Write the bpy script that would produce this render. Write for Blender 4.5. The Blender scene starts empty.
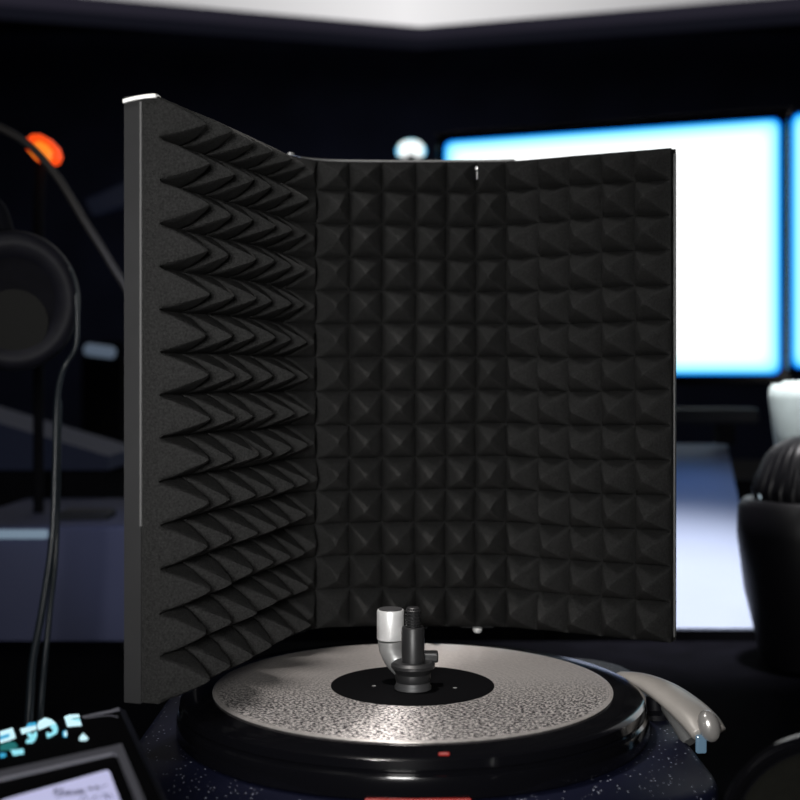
import bpy, bmesh, math, random
from mathutils import Vector, Matrix, noise
random.seed(4)
S = bpy.context.scene
COL = S.collection
CAMZ, F, HY = 1.10, 1270.0, 375.0

def at(px, py, Y):                                  # photo point at depth Y -> world
    return Vector(((px-400)/F*Y, Y, CAMZ-(py-HY)/F*Y))
def ray(px, py):
    return Vector(((px-400)/F, 1.0, -(py-HY)/F))
CAM = Vector((0, 0, CAMZ))

# ---------------------------------------------------------------- materials
def mat(name, col, rough=.6, metal=0, spec=.5, noise_amt=0, noise_scale=60, bump=0, bump_scale=300, emit=None, estr=0, coat=0, trans=0, alpha=1):
    m = bpy.data.materials.new(name); m.use_nodes = True
    nt = m.node_tree; b = nt.nodes['Principled BSDF']
    b.inputs['Base Color'].default_value = (*col, 1)
    b.inputs['Roughness'].default_value = rough
    b.inputs['Metallic'].default_value = metal
    b.inputs['Specular IOR Level'].default_value = spec
    b.inputs['Coat Weight'].default_value = coat
    b.inputs['Transmission Weight'].default_value = trans
    if emit:
        b.inputs['Base Color'].default_value = (*[c_*.08 for c_ in col], 1)
        b.inputs['Emission Color'].default_value = (*emit, 1); b.inputs['Emission Strength'].default_value = estr
    tc = nt.nodes.new('ShaderNodeTexCoord')
    if noise_amt:
        n = nt.nodes.new('ShaderNodeTexNoise'); n.inputs['Scale'].default_value = noise_scale; n.inputs['Detail'].default_value = 5
        nt.links.new(tc.outputs['Object'], n.inputs['Vector'])
        r = nt.nodes.new('ShaderNodeMapRange'); r.inputs['From Min'].default_value = .3; r.inputs['From Max'].default_value = .7
        r.inputs['To Min'].default_value = 1-noise_amt; r.inputs['To Max'].default_value = 1+noise_amt
        nt.links.new(n.outputs['Fac'], r.inputs['Value'])
        mx = nt.nodes.new('ShaderNodeVectorMath'); mx.operation = 'SCALE'; mx.inputs[0].default_value = col
        nt.links.new(r.outputs['Result'], mx.inputs['Scale'])
        nt.links.new(mx.outputs['Vector'], b.inputs['Base Color'])
    if bump:
        n2 = nt.nodes.new('ShaderNodeTexNoise'); n2.inputs['Scale'].default_value = bump_scale; n2.inputs['Detail'].default_value = 4
        nt.links.new(tc.outputs['Object'], n2.inputs['Vector'])
        bp = nt.nodes.new('ShaderNodeBump'); bp.inputs['Strength'].default_value = bump; bp.inputs['Distance'].default_value = .002
        nt.links.new(n2.outputs['Fac'], bp.inputs['Height']); nt.links.new(bp.outputs['Normal'], b.inputs['Normal'])
    return m

def glow(name, half_w, half_h, stops, strength, width):
    """lit screen: colour by distance from the panel's edge, in its own x/z"""
    m = bpy.data.materials.new(name); m.use_nodes = True; nt = m.node_tree
    for n in list(nt.nodes): nt.nodes.remove(n)
    N = nt.nodes.new; L = nt.links.new
    tc = N('ShaderNodeTexCoord'); sp = N('ShaderNodeSeparateXYZ'); L(tc.outputs['Object'], sp.inputs[0])
    def edge(sock, half):
        a = N('ShaderNodeMath'); a.operation = 'ABSOLUTE'; L(sock, a.inputs[0])
        s = N('ShaderNodeMath'); s.operation = 'SUBTRACT'; s.inputs[0].default_value = half; L(a.outputs[0], s.inputs[1]); return s.outputs[0]
    mn = N('ShaderNodeMath'); mn.operation = 'SMOOTH_MIN'; mn.inputs[2].default_value = width*.6
    L(edge(sp.outputs['X'], half_w), mn.inputs[0]); L(edge(sp.outputs['Z'], half_h), mn.inputs[1])
    d = N('ShaderNodeMath'); d.operation = 'DIVIDE'; d.inputs[1].default_value = width; L(mn.outputs[0], d.inputs[0])
    r = N('ShaderNodeValToRGB'); L(d.outputs[0], r.inputs[0])
    e = r.color_ramp.elements
    e[0].position, e[0].color = stops[0][0], (*stops[0][1], 1); e[1].position, e[1].color = stops[-1][0], (*stops[-1][1], 1)
    for p, c in stops[1:-1]:
        k = e.new(p); k.color = (*c, 1)
    em = N('ShaderNodeEmission'); em.inputs['Strength'].default_value = strength; L(r.outputs[0], em.inputs['Color'])
    o = N('ShaderNodeOutputMaterial'); L(em.outputs[0], o.inputs[0])
    return m

M = {}
M['wall'] = mat('dark_wall_paint', (.020, .024, .048), .9, spec=.1, noise_amt=.2, noise_scale=4, bump=.1)
M['floor'] = mat('dark_carpet', (.004, .004, .006), .95, spec=.1, noise_amt=.3, noise_scale=80, bump=.3)
M['ceil'] = mat('dark_ceiling_paint', (.016, .018, .034), .9, spec=.1, noise_amt=.2, noise_scale=4)
M['ceil_trim'] = mat('ceiling_trim_paint', (.10, .09, .13), .7, spec=.2, emit=(.60, .55, .85), estr=.030)  # emission stands for lamp light bouncing off the frame
M['ceil_trim_dim'] = mat('ceiling_outer_trim_paint', (.05, .05, .08), .7, spec=.2, emit=(.50, .52, .85), estr=.012)  # dimmer emission carries the bounced glow outwards
M['black'] = mat('black_plastic', (.004, .004, .006), .45, spec=.25, bump=.05)
M['matte'] = mat('matte_black', (.003, .003, .005), .8, spec=.1, noise_amt=.2)
M['gloss'] = mat('gloss_black', (.003, .003, .004), .12, spec=.5)
M['desk'] = mat('black_desk_laminate', (.0012, .0012, .002), .85, spec=.01, noise_amt=.3, noise_scale=30)
M['pale_desk'] = mat('pale_desk_laminate', (.125, .145, .195), .55, spec=.10, noise_amt=.03, noise_scale=8)
M['foam'] = mat('charcoal_foam', (.0188, .0188, .0186), .95, spec=.04, noise_amt=.38, noise_scale=700, bump=.55, bump_scale=900)
M['panel'] = mat('dark_grey_metal', (.021, .021, .022), .5, 0, spec=.3, noise_amt=.1, noise_scale=30)
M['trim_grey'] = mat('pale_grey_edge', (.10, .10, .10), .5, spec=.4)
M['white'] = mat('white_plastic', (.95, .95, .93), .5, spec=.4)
M['chrome'] = mat('satin_nickel', (.62, .62, .62), .38, .35, spec=.5, noise_amt=.06, noise_scale=200)
M['brushed'] = mat('brushed_grey_metal', (.30, .30, .30), .4, .5, bump=.1)
M['bolt'] = mat('blackened_steel', (.016, .016, .017), .42, .2, spec=.4)
M['bolt_grey'] = mat('dark_steel', (.05, .05, .052), .5, .3)
M['hinge'] = mat('blue_grey_steel', (.30, .36, .52), .4, .3)  # blue light on the top hinges is put into the steel's colour
M['tonearm'] = mat('warm_grey_metal', (.36, .335, .31), .4, .2, noise_amt=.05)
M['console'] = mat('dark_blue_cabinet', (.060, .068, .13), .6, spec=.2, noise_amt=.1, noise_scale=6)
M['bezel'] = mat('silver_bezel', (.13, .13, .155), .4, .4)
M['side_blue'] = mat('blue_black_plastic', (.012, .014, .026), .5, spec=.25, noise_amt=.3, noise_scale=40)
M['olive'] = mat('olive_black_cloth', (.004, .004, .003), .9, spec=.1, noise_amt=.3, noise_scale=500)
M['label'] = mat('black_label_paper', (.002, .002, .0025), .7, spec=.04)
M['tip'] = mat('polished_grey_metal', (.5, .48, .46), .25, .6)
M['cushion'] = mat('dark_cushion_leather', (.006, .006, .010), .6, spec=.2, noise_amt=.2)
M['plate_grey'] = mat('dark_grey_cup_plate', (.009, .009, .0085), .8, spec=.2)
M['top_black'] = mat('matte_black_top', (.0012, .0012, .0016), .8, spec=.03)
M['dimled'] = mat('dim_pale_led', (.3, .4, .5), .5, emit=(.30, .40, .55), estr=.26)
M['canister'] = mat('dark_canister_plastic', (.0016, .0016, .0024), .42, spec=.16)
M['jar'] = mat('frosted_pale_glass', (.22, .26, .26), .5, spec=.4, noise_amt=.04)
M['cable'] = mat('dark_cable_rubber', (.010, .014, .018), .35, spec=.4)
M['arm'] = mat('dark_grey_tube', (.040, .037, .037), .5, .1)
M['orange'] = mat('orange_lamp', (.8, .2, .03), .5, emit=(1, .075, .006), estr=1.1)
M['orange_core'] = mat('orange_lamp_core', (.8, .3, .05), .5, emit=(1, .24, .018), estr=1.15)
M['red'] = mat('red_led', (.5, .02, .01), .5, emit=(1, .03, .015), estr=.22)
M['dimred'] = mat('dim_red_led', (.1, .01, .01), .5, emit=(1, .03, .03), estr=.03)
M['ltblue'] = mat('pale_blue_led', (.3, .4, .5), .5, emit=(.30, .42, .55), estr=.5)  # emission puts the highlight on the cabinet's edge strip; no LED
M['blue_bar'] = mat('dim_blue_panel', (.03, .04, .09), .6, emit=(.10, .13, .28), estr=.035)  # weak emission put in to make the unlit case and board show
M['grey_bar'] = mat('dark_grey_bar', (.014, .015, .019), .6, spec=.2)
M['bulb'] = mat('cold_white_button', (.8, .9, .95), .4, emit=(.7, .88, 1), estr=.5)
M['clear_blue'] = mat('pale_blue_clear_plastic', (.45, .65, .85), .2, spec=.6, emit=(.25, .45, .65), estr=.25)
M['cyan'] = mat('cyan_lit_symbol', (.3, .7, .8), .5, emit=(.30, .80, .92), estr=.95)
M['cyan2'] = mat('deep_cyan_lit_symbol', (.1, .4, .7), .5, emit=(.04, .42, .70), estr=.9)
M['teal'] = mat('teal_lit_symbol', (.02, .2, .2), .5, emit=(.01, .17, .17), estr=.8)
M['ice'] = mat('ice_lit_symbol', (.6, .8, .9), .5, emit=(.62, .92, 1), estr=1.0)
M['ink'] = mat('dark_screen_ink', (.02, .02, .06), .6)
M['ink2'] = mat('mid_blue_screen_ink', (.10, .12, .32), .6, emit=(.2, .22, .5), estr=.3)
M['ceil_light'] = mat('ceiling_light_diffuser', (.8, .8, .8), .6, emit=(1, .985, .995), estr=.72)

nt_ = M['ceil_light'].node_tree; N_ = nt_.nodes.new; L_ = nt_.links.new
tc_ = N_('ShaderNodeTexCoord'); sx_ = N_('ShaderNodeSeparateXYZ'); L_(tc_.outputs['Object'], sx_.inputs[0])
sb_ = N_('ShaderNodeMath'); sb_.operation = 'SUBTRACT'; sb_.inputs[1].default_value = .02; L_(sx_.outputs['X'], sb_.inputs[0])
ab_ = N_('ShaderNodeMath'); ab_.operation = 'ABSOLUTE'; L_(sb_.outputs[0], ab_.inputs[0])
mr_ = N_('ShaderNodeMapRange'); mr_.inputs['From Max'].default_value = 1.3; mr_.inputs['To Min'].default_value = .88; mr_.inputs['To Max'].default_value = .34
L_(ab_.outputs[0], mr_.inputs['Value']); L_(mr_.outputs['Result'], nt_.nodes['Principled BSDF'].inputs['Emission Strength'])
# the record: concentric grooves, anisotropic about its axis
def record_mat():
    m = bpy.data.materials.new('silver_grooved_vinyl'); m.use_nodes = True; nt = m.node_tree; b = nt.nodes['Principled BSDF']
    N = nt.nodes.new; L = nt.links.new
    def math_(op, a, b_=None, c=None):
        n = N('ShaderNodeMath'); n.operation = op
        for k, x in enumerate((a, b_, c)):
            if x is None: continue
            if isinstance(x, (int, float)): n.inputs[k].default_value = x
            else: L(x, n.inputs[k])
        return n.outputs[0]
    b.inputs['Metallic'].default_value = .7; b.inputs['Roughness'].default_value = .32; b.inputs['Specular IOR Level'].default_value = .1; b.inputs['Anisotropic'].default_value = .8; b.inputs['Anisotropic Rotation'].default_value = .25
    tc = N('ShaderNodeTexCoord'); sp = N('ShaderNodeSeparateXYZ'); L(tc.outputs['Object'], sp.inputs[0])
    cb = N('ShaderNodeCombineXYZ'); L(sp.outputs['X'], cb.inputs['X']); L(sp.outputs['Y'], cb.inputs['Y'])
    ln = N('ShaderNodeVectorMath'); ln.operation = 'LENGTH'; L(cb.outputs[0], ln.inputs[0])
    ang = math_('ARCTAN2', sp.outputs['Y'], sp.outputs['X'])
    pol = N('ShaderNodeCombineXYZ'); L(math_('MULTIPLY', ln.outputs['Value'], 800), pol.inputs['X']); L(math_('MULTIPLY', ang, 26), pol.inputs['Y'])
    n1 = N('ShaderNodeTexNoise'); n1.noise_dimensions = '1D'; n1.inputs['Scale'].default_value = 700; n1.inputs['Detail'].default_value = 3; L(ln.outputs['Value'], n1.inputs['W'])
    n2 = N('ShaderNodeTexNoise'); n2.inputs['Scale'].default_value = 1.0; n2.inputs['Detail'].default_value = 3; L(pol.outputs[0], n2.inputs['Vector'])     # wisps along the grooves
    n3 = N('ShaderNodeTexNoise'); n3.inputs['Scale'].default_value = 440; n3.inputs['Detail'].default_value = 2; L(tc.outputs['Object'], n3.inputs['Vector'])  # pits
    h = math_('ADD', math_('MULTIPLY', n1.outputs['Fac'], .45), math_('MULTIPLY', n2.outputs['Fac'], .5))
    bp = N('ShaderNodeBump'); bp.inputs['Strength'].default_value = .35; bp.inputs['Distance'].default_value = .001
    L(h, bp.inputs['Height']); L(bp.outputs['Normal'], b.inputs['Normal'])
    tg = N('ShaderNodeTangent'); tg.direction_type = 'RADIAL'; tg.axis = 'Z'; L(tg.outputs[0], b.inputs['Tangent'])
    # scuffed half: pits grow denser towards one side of the disc
    y = N('ShaderNodeMapRange'); y.inputs['From Min'].default_value = .03; y.inputs['From Max'].default_value = -.06; L(sp.outputs['Y'], y.inputs['Value'])
    mixf = math_('ADD', math_('MULTIPLY', n2.outputs['Fac'], .45), math_('MULTIPLY', n3.outputs['Fac'], .55))
    r = N('ShaderNodeValToRGB'); e = r.color_ramp.elements
    e[0].position = .46; e[0].color = (.008, .006, .010, 1); e[1].position = .535; e[1].color = (.98, .92, .90, 1)
    L(mixf, r.inputs[0])
    r2 = N('ShaderNodeValToRGB'); e = r2.color_ramp.elements
    e[0].position = .30; e[0].color = (.50, .465, .45, 1); e[1].position = .66; e[1].color = (.85, .80, .77, 1)
    L(h, r2.inputs[0])
    mx = N('ShaderNodeMix'); mx.data_type = 'RGBA'; rim = N('ShaderNodeMapRange'); rim.inputs['From Min'].default_value = .1475; rim.inputs['From Max'].default_value = .1440; L(ln.outputs['Value'], rim.inputs['Value'])
    L(math_('MULTIPLY', y.outputs['Result'], rim.outputs['Result']), mx.inputs['Factor']); L(r2.outputs[0], mx.inputs['A']); L(r.outputs[0], mx.inputs['B'])
    L(mx.outputs['Result'], b.inputs['Base Color'])
    return m
M['record'] = record_mat()

def plinth_mat():
    m = mat('speckled_blue_black', (.010, .012, .024), .5, spec=.10)
    nt = m.node_tree; b = nt.nodes['Principled BSDF']; N = nt.nodes.new; L = nt.links.new
    tc = N('ShaderNodeTexCoord'); v = N('ShaderNodeTexVoronoi'); v.inputs['Scale'].default_value = 420; L(tc.outputs['Object'], v.inputs['Vector'])
    r = N('ShaderNodeValToRGB'); r.color_ramp.elements[0].position = .18; r.color_ramp.elements[0].color = (.42, .44, .52, 1)
    r.color_ramp.elements[1].position = .30; r.color_ramp.elements[1].color = (.005, .006, .017, 1)
    wn = N('ShaderNodeSeparateColor'); L(v.outputs['Color'], wn.inputs[0])
    gt = N('ShaderNodeMath'); gt.operation = 'GREATER_THAN'; gt.inputs[1].default_value = .86; L(wn.outputs[0], gt.inputs[0])
    mx = N('ShaderNodeMix'); mx.data_type = 'RGBA'; mx.inputs['A'].default_value = (.005, .006, .017, 1)
    L(gt.outputs[0], mx.inputs['Factor']); L(v.outputs['Distance'], r.inputs[0]); L(r.outputs[0], mx.inputs['B'])
    L(mx.outputs['Result'], b.inputs['Base Color'])
    return m
M['plinth'] = plinth_mat()

# ---------------------------------------------------------------- mesh helpers
def link(name, bm, m, parent=None, smooth=None):
    bmesh.ops.recalc_face_normals(bm, faces=bm.faces[:])
    me = bpy.data.meshes.new(name); bm.to_mesh(me); bm.free()
    for mm in (m if isinstance(m, (list, tuple)) else [m]): me.materials.append(mm)
    o = bpy.data.objects.new(name, me); COL.objects.link(o)
    if parent: o.parent = parent; o.matrix_parent_inverse = Matrix.Translation(-parent.location) if not parent.rotation_euler[2] else (parent.matrix_basis.inverted())
    if smooth is not None:
        for p in me.polygons: p.use_smooth = True
        if smooth < 180:
            me.set_sharp_from_angle(angle=math.radians(smooth))
    return o
def thing(name, label, cat, loc=(0, 0, 0), group=None):
    o = bpy.data.objects.new(name, None); COL.objects.link(o); o.location = loc; o.empty_display_size = .05
    o['label'] = label; o['category'] = cat
    if group: o['group'] = group
    return o
def tag(o, label, cat, group=None):
    o['label'] = label; o['category'] = cat
    if group: o['group'] = group
    return o
def struct(name, bm, m, parent=None):
    o = link(name, bm, m, parent)
    if not parent: o['kind'] = 'structure'
    return o
def box(bm, c, s, bev=0, seg=3, rz=0, mtx=None):
    r = bmesh.ops.create_cube(bm, size=1)
    vs = r['verts']
    for v in vs: v.co = Vector((v.co.x*s[0], v.co.y*s[1], v.co.z*s[2]))
    if bev:
        es = {e for v in vs for e in v.link_edges}
        rb = bmesh.ops.bevel(bm, geom=list(es), offset=bev, segments=seg, affect='EDGES', profile=.5)
        vs = list({v for v in vs if v.is_valid} | set(rb['verts']))
    R = mtx if mtx else Matrix.Rotation(rz, 3, 'Z')
    for v in vs: v.co = R @ v.co + Vector(c)
    return vs
def lathe(bm, prof, c=(0, 0, 0), n=48, axis=(0, 0, 1), rib=None):
    """prof [(r, z)...]; axis = direction of z"""
    q = Vector((0, 0, 1)).rotation_difference(Vector(axis).normalized()); c = Vector(c)
    rings = []
    for (r, z) in prof:
        if r < 1e-6:
            rings.append([bm.verts.new(c + q @ Vector((0, 0, z)))])
        else:
            ring = []
            for k in range(n):
                a = 2*math.pi*k/n
                rr = r*(1+(rib(k, r, z) if rib else 0))
                ring.append(bm.verts.new(c + q @ Vector((rr*math.cos(a), rr*math.sin(a), z))))
            rings.append(ring)
    for A, B in zip(rings, rings[1:]):
        for k in range(n):
            k2 = (k+1) % n
            if len(A) == 1 and len(B) == 1: break
            if len(A) == 1: bm.faces.new((A[0], B[k], B[k2]))
            elif len(B) == 1: bm.faces.new((A[k], A[k2], B[0]))
            else: bm.faces.new((A[k], A[k2], B[k2], B[k]))
def catmull(pts, n=12):
    pts = [Vector(p) for p in pts]; P = [2*pts[0]-pts[1]] + pts + [2*pts[-1]-pts[-2]]; out = []
    for i in range(1, len(P)-2):
        for k in range(n):
            t = k/n; a, b, c, d = P[i-1], P[i], P[i+1], P[i+2]
            out.append(.5*((2*b)+(c-a)*t+(2*a-5*b+4*c-d)*t*t+(3*b-a-3*c+d)*t**3))
    out.append(pts[-1]); return out
def tube(bm, pts, r, n=10, flat=None):
    """r: number or function of t; flat: (side dir scale) squash along world Z"""
    pts = [Vector(p) for p in pts]; rings = []; up = Vector((0, 0, 1)); prev = None
    for i, p in enumerate(pts):
        t = (pts[min(i+1, len(pts)-1)]-pts[max(i-1, 0)]).normalized()
        s = t.cross(up) if prev is None else (prev - t*prev.dot(t))
        if s.length < 1e-5: s = t.cross(Vector((0, 1, 0)))
        s.normalize(); prev = s; w = s.cross(t)
        rr = r(i/(len(pts)-1)) if callable(r) else r
        fl = flat if flat else 1
        rings.append([bm.verts.new(p + s*rr*math.cos(2*math.pi*k/n) + w*rr*fl*math.sin(2*math.pi*k/n)) for k in range(n)])
    for A, B in zip(rings, rings[1:]):
        for k in range(n): bm.faces.new((A[k], A[(k+1) % n], B[(k+1) % n], B[k]))
    bm.faces.new(rings[0]); bm.faces.new(rings[-1])
def prism(bm, poly, off):
    """poly: list of world points (planar); off: vector"""
    a = [bm.verts.new(p) for p in poly]; b = [bm.verts.new(Vector(p)+off) for p in poly]
    bm.faces.new(a); bm.faces.new(b)
    for i in range(len(a)):
        j = (i+1) % len(a); bm.faces.new((a[i], a[j], b[j], b[i]))
def NB(): return bmesh.new()

# ---------------------------------------------------------------- the room
DESK = CAMZ-.345
bm = NB(); box(bm, (0, 2.5, -.05), (6.4, 8.2, .1)); struct('floor', bm, M['floor'])
bm = NB(); box(bm, (0, 6.35, 1.4), (6.4, .1, 2.8)); struct('wall_back', bm, M['wall'])
bm = NB(); box(bm, (-3.15, 2.5, 1.4), (.1, 8.2, 2.8)); struct('wall_left', bm, M['wall'])
bm = NB(); box(bm, (3.15, 2.5, 1.4), (.1, 8.2, 2.8)); struct('wall_right', bm, M['wall'])
bm = NB(); box(bm, (0, -1.55, 1.4), (6.4, .1, 2.8)); struct('wall_front', bm, M['wall'])
bm = NB(); box(bm, (0, 2.5, 2.86), (6.4, 8.2, .1)); struct('ceiling', bm, M['ceil'])
# ceiling light with angled corner
ZL = CAMZ+1.50
def onz(px, py, z=ZL): r = ray(px, py); return CAM + r*((z-CAMZ)/r.z)
cl = thing('ceiling_light', 'large white ceiling light panel with an angled far corner', 'ceiling light', (0.09, 4.5, ZL))
cor = onz(421, 27); le = onz(120, 0); re = onz(745, 0)
ld = (le-cor).normalized(); rd = (re-cor).normalized()
poly = [cor, cor+rd*2.3, Vector(((cor+rd*2.3).x, 3.4, ZL)), Vector(((cor+ld*2.3).x, 3.4, ZL)), cor+ld*2.3]
bm = NB(); prism(bm, poly, Vector((0, 0, .02))); link('diffuser', bm, M['ceil_light'], cl)
# frame around the panel: sloping band, bounced glow put in as emission
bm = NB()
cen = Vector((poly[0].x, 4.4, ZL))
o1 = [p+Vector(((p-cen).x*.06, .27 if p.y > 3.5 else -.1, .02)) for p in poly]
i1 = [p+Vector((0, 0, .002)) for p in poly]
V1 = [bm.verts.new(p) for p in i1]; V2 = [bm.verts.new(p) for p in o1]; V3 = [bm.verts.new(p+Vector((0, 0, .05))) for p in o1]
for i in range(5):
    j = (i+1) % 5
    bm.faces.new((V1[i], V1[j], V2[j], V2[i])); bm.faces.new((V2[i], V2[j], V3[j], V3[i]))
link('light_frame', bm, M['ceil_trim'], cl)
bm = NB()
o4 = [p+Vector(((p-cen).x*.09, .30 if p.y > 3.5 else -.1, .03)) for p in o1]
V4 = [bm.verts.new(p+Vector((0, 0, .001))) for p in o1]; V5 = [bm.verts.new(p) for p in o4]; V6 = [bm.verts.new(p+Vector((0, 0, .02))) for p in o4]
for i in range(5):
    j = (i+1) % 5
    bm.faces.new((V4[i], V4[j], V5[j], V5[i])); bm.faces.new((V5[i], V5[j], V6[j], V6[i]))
link('outer_frame', bm, M['ceil_trim_dim'], cl)  # second band added to fade the spill glow
for x, y in ((-.9, 4.2), (1., 4.2)):
    bm = NB(); tube(bm, [(x, y, ZL+.02), (x, y, 2.81)], .01); link('hanger', bm, M['matte'], cl)

# ---------------------------------------------------------------- desks
dk = thing('desk', 'black desk carrying the turntable', 'desk', (0, .9, 0))
bm = NB(); box(bm, (0, .93, DESK-.02), (3.2, 1.44, .04), .004); link('desktop', bm, M['desk'], dk)
for x in (-1.5, 1.5):
    for y in (.3, 1.58):
        bm = NB(); box(bm, (x, y, (DESK-.04)/2), (.06, .06, DESK-.04), .004); link('leg', bm, M['desk'], dk)

# pale sloped work surface behind, standing on the floor with a dark cabinet under it
sd = thing('sloped_worktop', 'pale blue-white sloping desk surface glowing under the right monitor', 'desk', (.15, 2.0, 0))
a0 = at(765, 628, 1.662); y1 = 2.40; z1 = CAMZ-.13
sl = [Vector((.275, 1.662, a0.z)), Vector((a0.x, 1.662, a0.z)), Vector((a0.x+.14, y1, z1)), Vector((.275, y1, z1))]
bm = NB(); prism(bm, sl, Vector((0, 0, -.003))); link('worktop', bm, M['pale_desk'], sd)
bm = NB(); prism(bm, [p+Vector((0, .004, -.0035)) for p in sl], Vector((0, 0, -.6))); link('cabinet_body', bm, M['matte'], sd)
# rear stand for the monitors
bm = NB(); box(bm, (.55, 2.72, .45), (1.9, .58, .90), .006)
tag(link('monitor_cabinet', bm, M['matte'], None), 'black cabinet standing behind the pale desk under the monitors', 'cabinet')
CABT = .90

def monitor(label, TL, TR, h, Yl, Yr, bez=.02):
    """TL, TR: top corners (world); panel hangs down by h"""
    mid = (TL+TR)/2; w = (TR-TL).length; d = (TR-TL); d.z = 0; d.normalize()
    rz = math.atan2(d.y, d.x); c = Vector((mid.x, mid.y, mid.z-h/2))
    t = thing('monitor', label, 'monitor', (c.x, c.y, CABT), 'bright monitors behind the shield'); t.rotation_euler = (0, 0, rz)
    t.rotation_euler = (0, 0, 0)
    def put(name, bmx, m, parent):
        o = link(name, bmx, m, None); o.parent = parent; return o
    R = Matrix.Rotation(rz, 4, 'Z')
    # casing with a rounded rectangular opening
    bm = NB(); box(bm, (0, .022, 0), (w+2*bez, .03, h+2*bez), .006)
    o = put('casing', bm, M['gloss'], t); o.matrix_local = Matrix.Translation((0, 0, c.z-CABT)) @ R
    # screen
    bm = NB(); rad = .018; pts = []
    for cx, cz, a in ((w/2-rad, h/2-rad, 0), (-w/2+rad, h/2-rad, 90), (-w/2+rad, -h/2+rad, 180), (w/2-rad, -h/2+rad, 270)):
        for k in range(7):
            an = math.radians(a+15*k); pts.append(Vector((cx+rad*math.cos(an), .004, cz+rad*math.sin(an))))
    prism(bm, pts, Vector((0, .004, 0)))
    o = put('screen', bm, glow('lit_screen', w/2, h/2, [(0, (.0, .10, .65)), (.06, (.01, .40, 1)), (.20, (.28, .82, 1)), (.48, (.72, .98, 1)), (.85, (1, 1, 1))], 1.3, .058), t)
    o.matrix_local = Matrix.Translation((0, 0, c.z-CABT)) @ R
    hb = c.z-h/2-bez-CABT
    bm = NB(); box(bm, (0, .05, (hb+.15)/2+.006), (.07, .025, hb+.15), .004)
    o = put('stand', bm, M['black'], t); o.matrix_local = R
    bm = NB(); box(bm, (0, .03, .006), (.28, .2, .012), .005)
    o = put('base', bm, M['black'], t); o.matrix_local = R
    return t
mA = monitor('wide bright white monitor with blue edges directly behind the shield', at(443, 140.5, 2.753), at(781.5, 116.5, 2.50), .509, 2.753, 2.5)
mB = monitor('second bright monitor cut off by the right edge of the photo', at(791, 113, 2.40), at(1090, 100, 2.30), .486, 2.4, 2.3, bez=.004)

# dim bar under the monitor
bm = NB(); box(bm, at(660, 416, 2.36)+Vector((0, .0, 0)), (.36, .05, .030), .008)
sb = thing('soundbar', 'dim dark grey bar lying under the bright monitor', 'soundbar', at(660, 423, 2.42))
o = link('body', bm, M['grey_bar'], sb)
for x in (-.12, .12):
    bm = NB(); box(bm, at(660, 416, 2.36)+Vector((x, 0, -.03)), (.03, .045, .045), .004); link('foot', bm, M['matte'], sb)

# ---------------------------------------------------------------- acoustic shield
ZB, ZT = CAMZ-.223, CAMZ+.189
path = catmull([(-.1632, .861, 0), (-.1288, .972, 0), (-.1085, 1.045, 0), (-.098, 1.085, 0), (-.073, 1.118, 0), (-.035, 1.126, 0), (.03, 1.127, 0), (.088, 1.125, 0), (.118, 1.113, 0), (.17, 1.085, 0), (.2255, 1.0575, 0)], 40)
cum = [0]
for a, b in zip(path, path[1:]): cum.append(cum[-1]+(b-a).length)
LEN = cum[-1]
def at_s(s):
    s = max(0, min(LEN, s)); lo = 0; hi = len(cum)-1
    while hi-lo > 1:
        m_ = (lo+hi)//2
        if cum[m_] <= s: lo = m_
        else: hi = m_
    t = (s-cum[lo])/(cum[hi]-cum[lo]); return path[lo].lerp(path[hi], t)
def nrm_s(s):
    d = at_s(min(LEN, s+.012))-at_s(max(0, s-.012)); d.normalize(); return Vector((d.y, -d.x, 0))   # towards the camera side
def s_at_px(px):
    best = min(range(len(path)), key=lambda i: abs(path[i].x/path[i].y*F+400-px) + (0 if path[i].y > .8 else 99)); return cum[best]
cols = []
s318 = s_at_px(318)
nl = 7
for k in range(nl): cols.append(s318*k/nl)
for px in (318, 350, 383, 415, 447, 476, 505, 537, 567, 600, 635): cols.append(s_at_px(px))
cols.append(LEN)
SUB = 14; ROWS = 14; ROWH = (ZT-ZB)/ROWS
H0 = .0280
sh = thing('acoustic_shield', 'black folding acoustic shield with pyramid foam standing above the record', 'acoustic shield', (0.01, 1.12, ZB))
bm = NB(); grid = []
def rnd(i, j, k=0): return noise.cell(Vector((i*1.7+.3, j*2.3+.1, k*5.1+.7)))
svals = []
for c in range(len(cols)-1):
    for k in range(SUB): svals.append((cols[c]+(cols[c+1]-cols[c])*k/SUB, c, -1+2*k/SUB))
svals.append((LEN, len(cols)-2, 1))
zvals = []
rowz = [ZT] + [ZT+.0034-ROWH*k for k in range(1, ROWS)] + [ZB]
for r in range(ROWS):
    for k in range(SUB): zvals.append((rowz[r]+(rowz[r+1]-rowz[r])*k/SUB, r, -1+2*k/SUB))
zvals.append((ZB, ROWS-1, 1))
BACK = .0135
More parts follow.
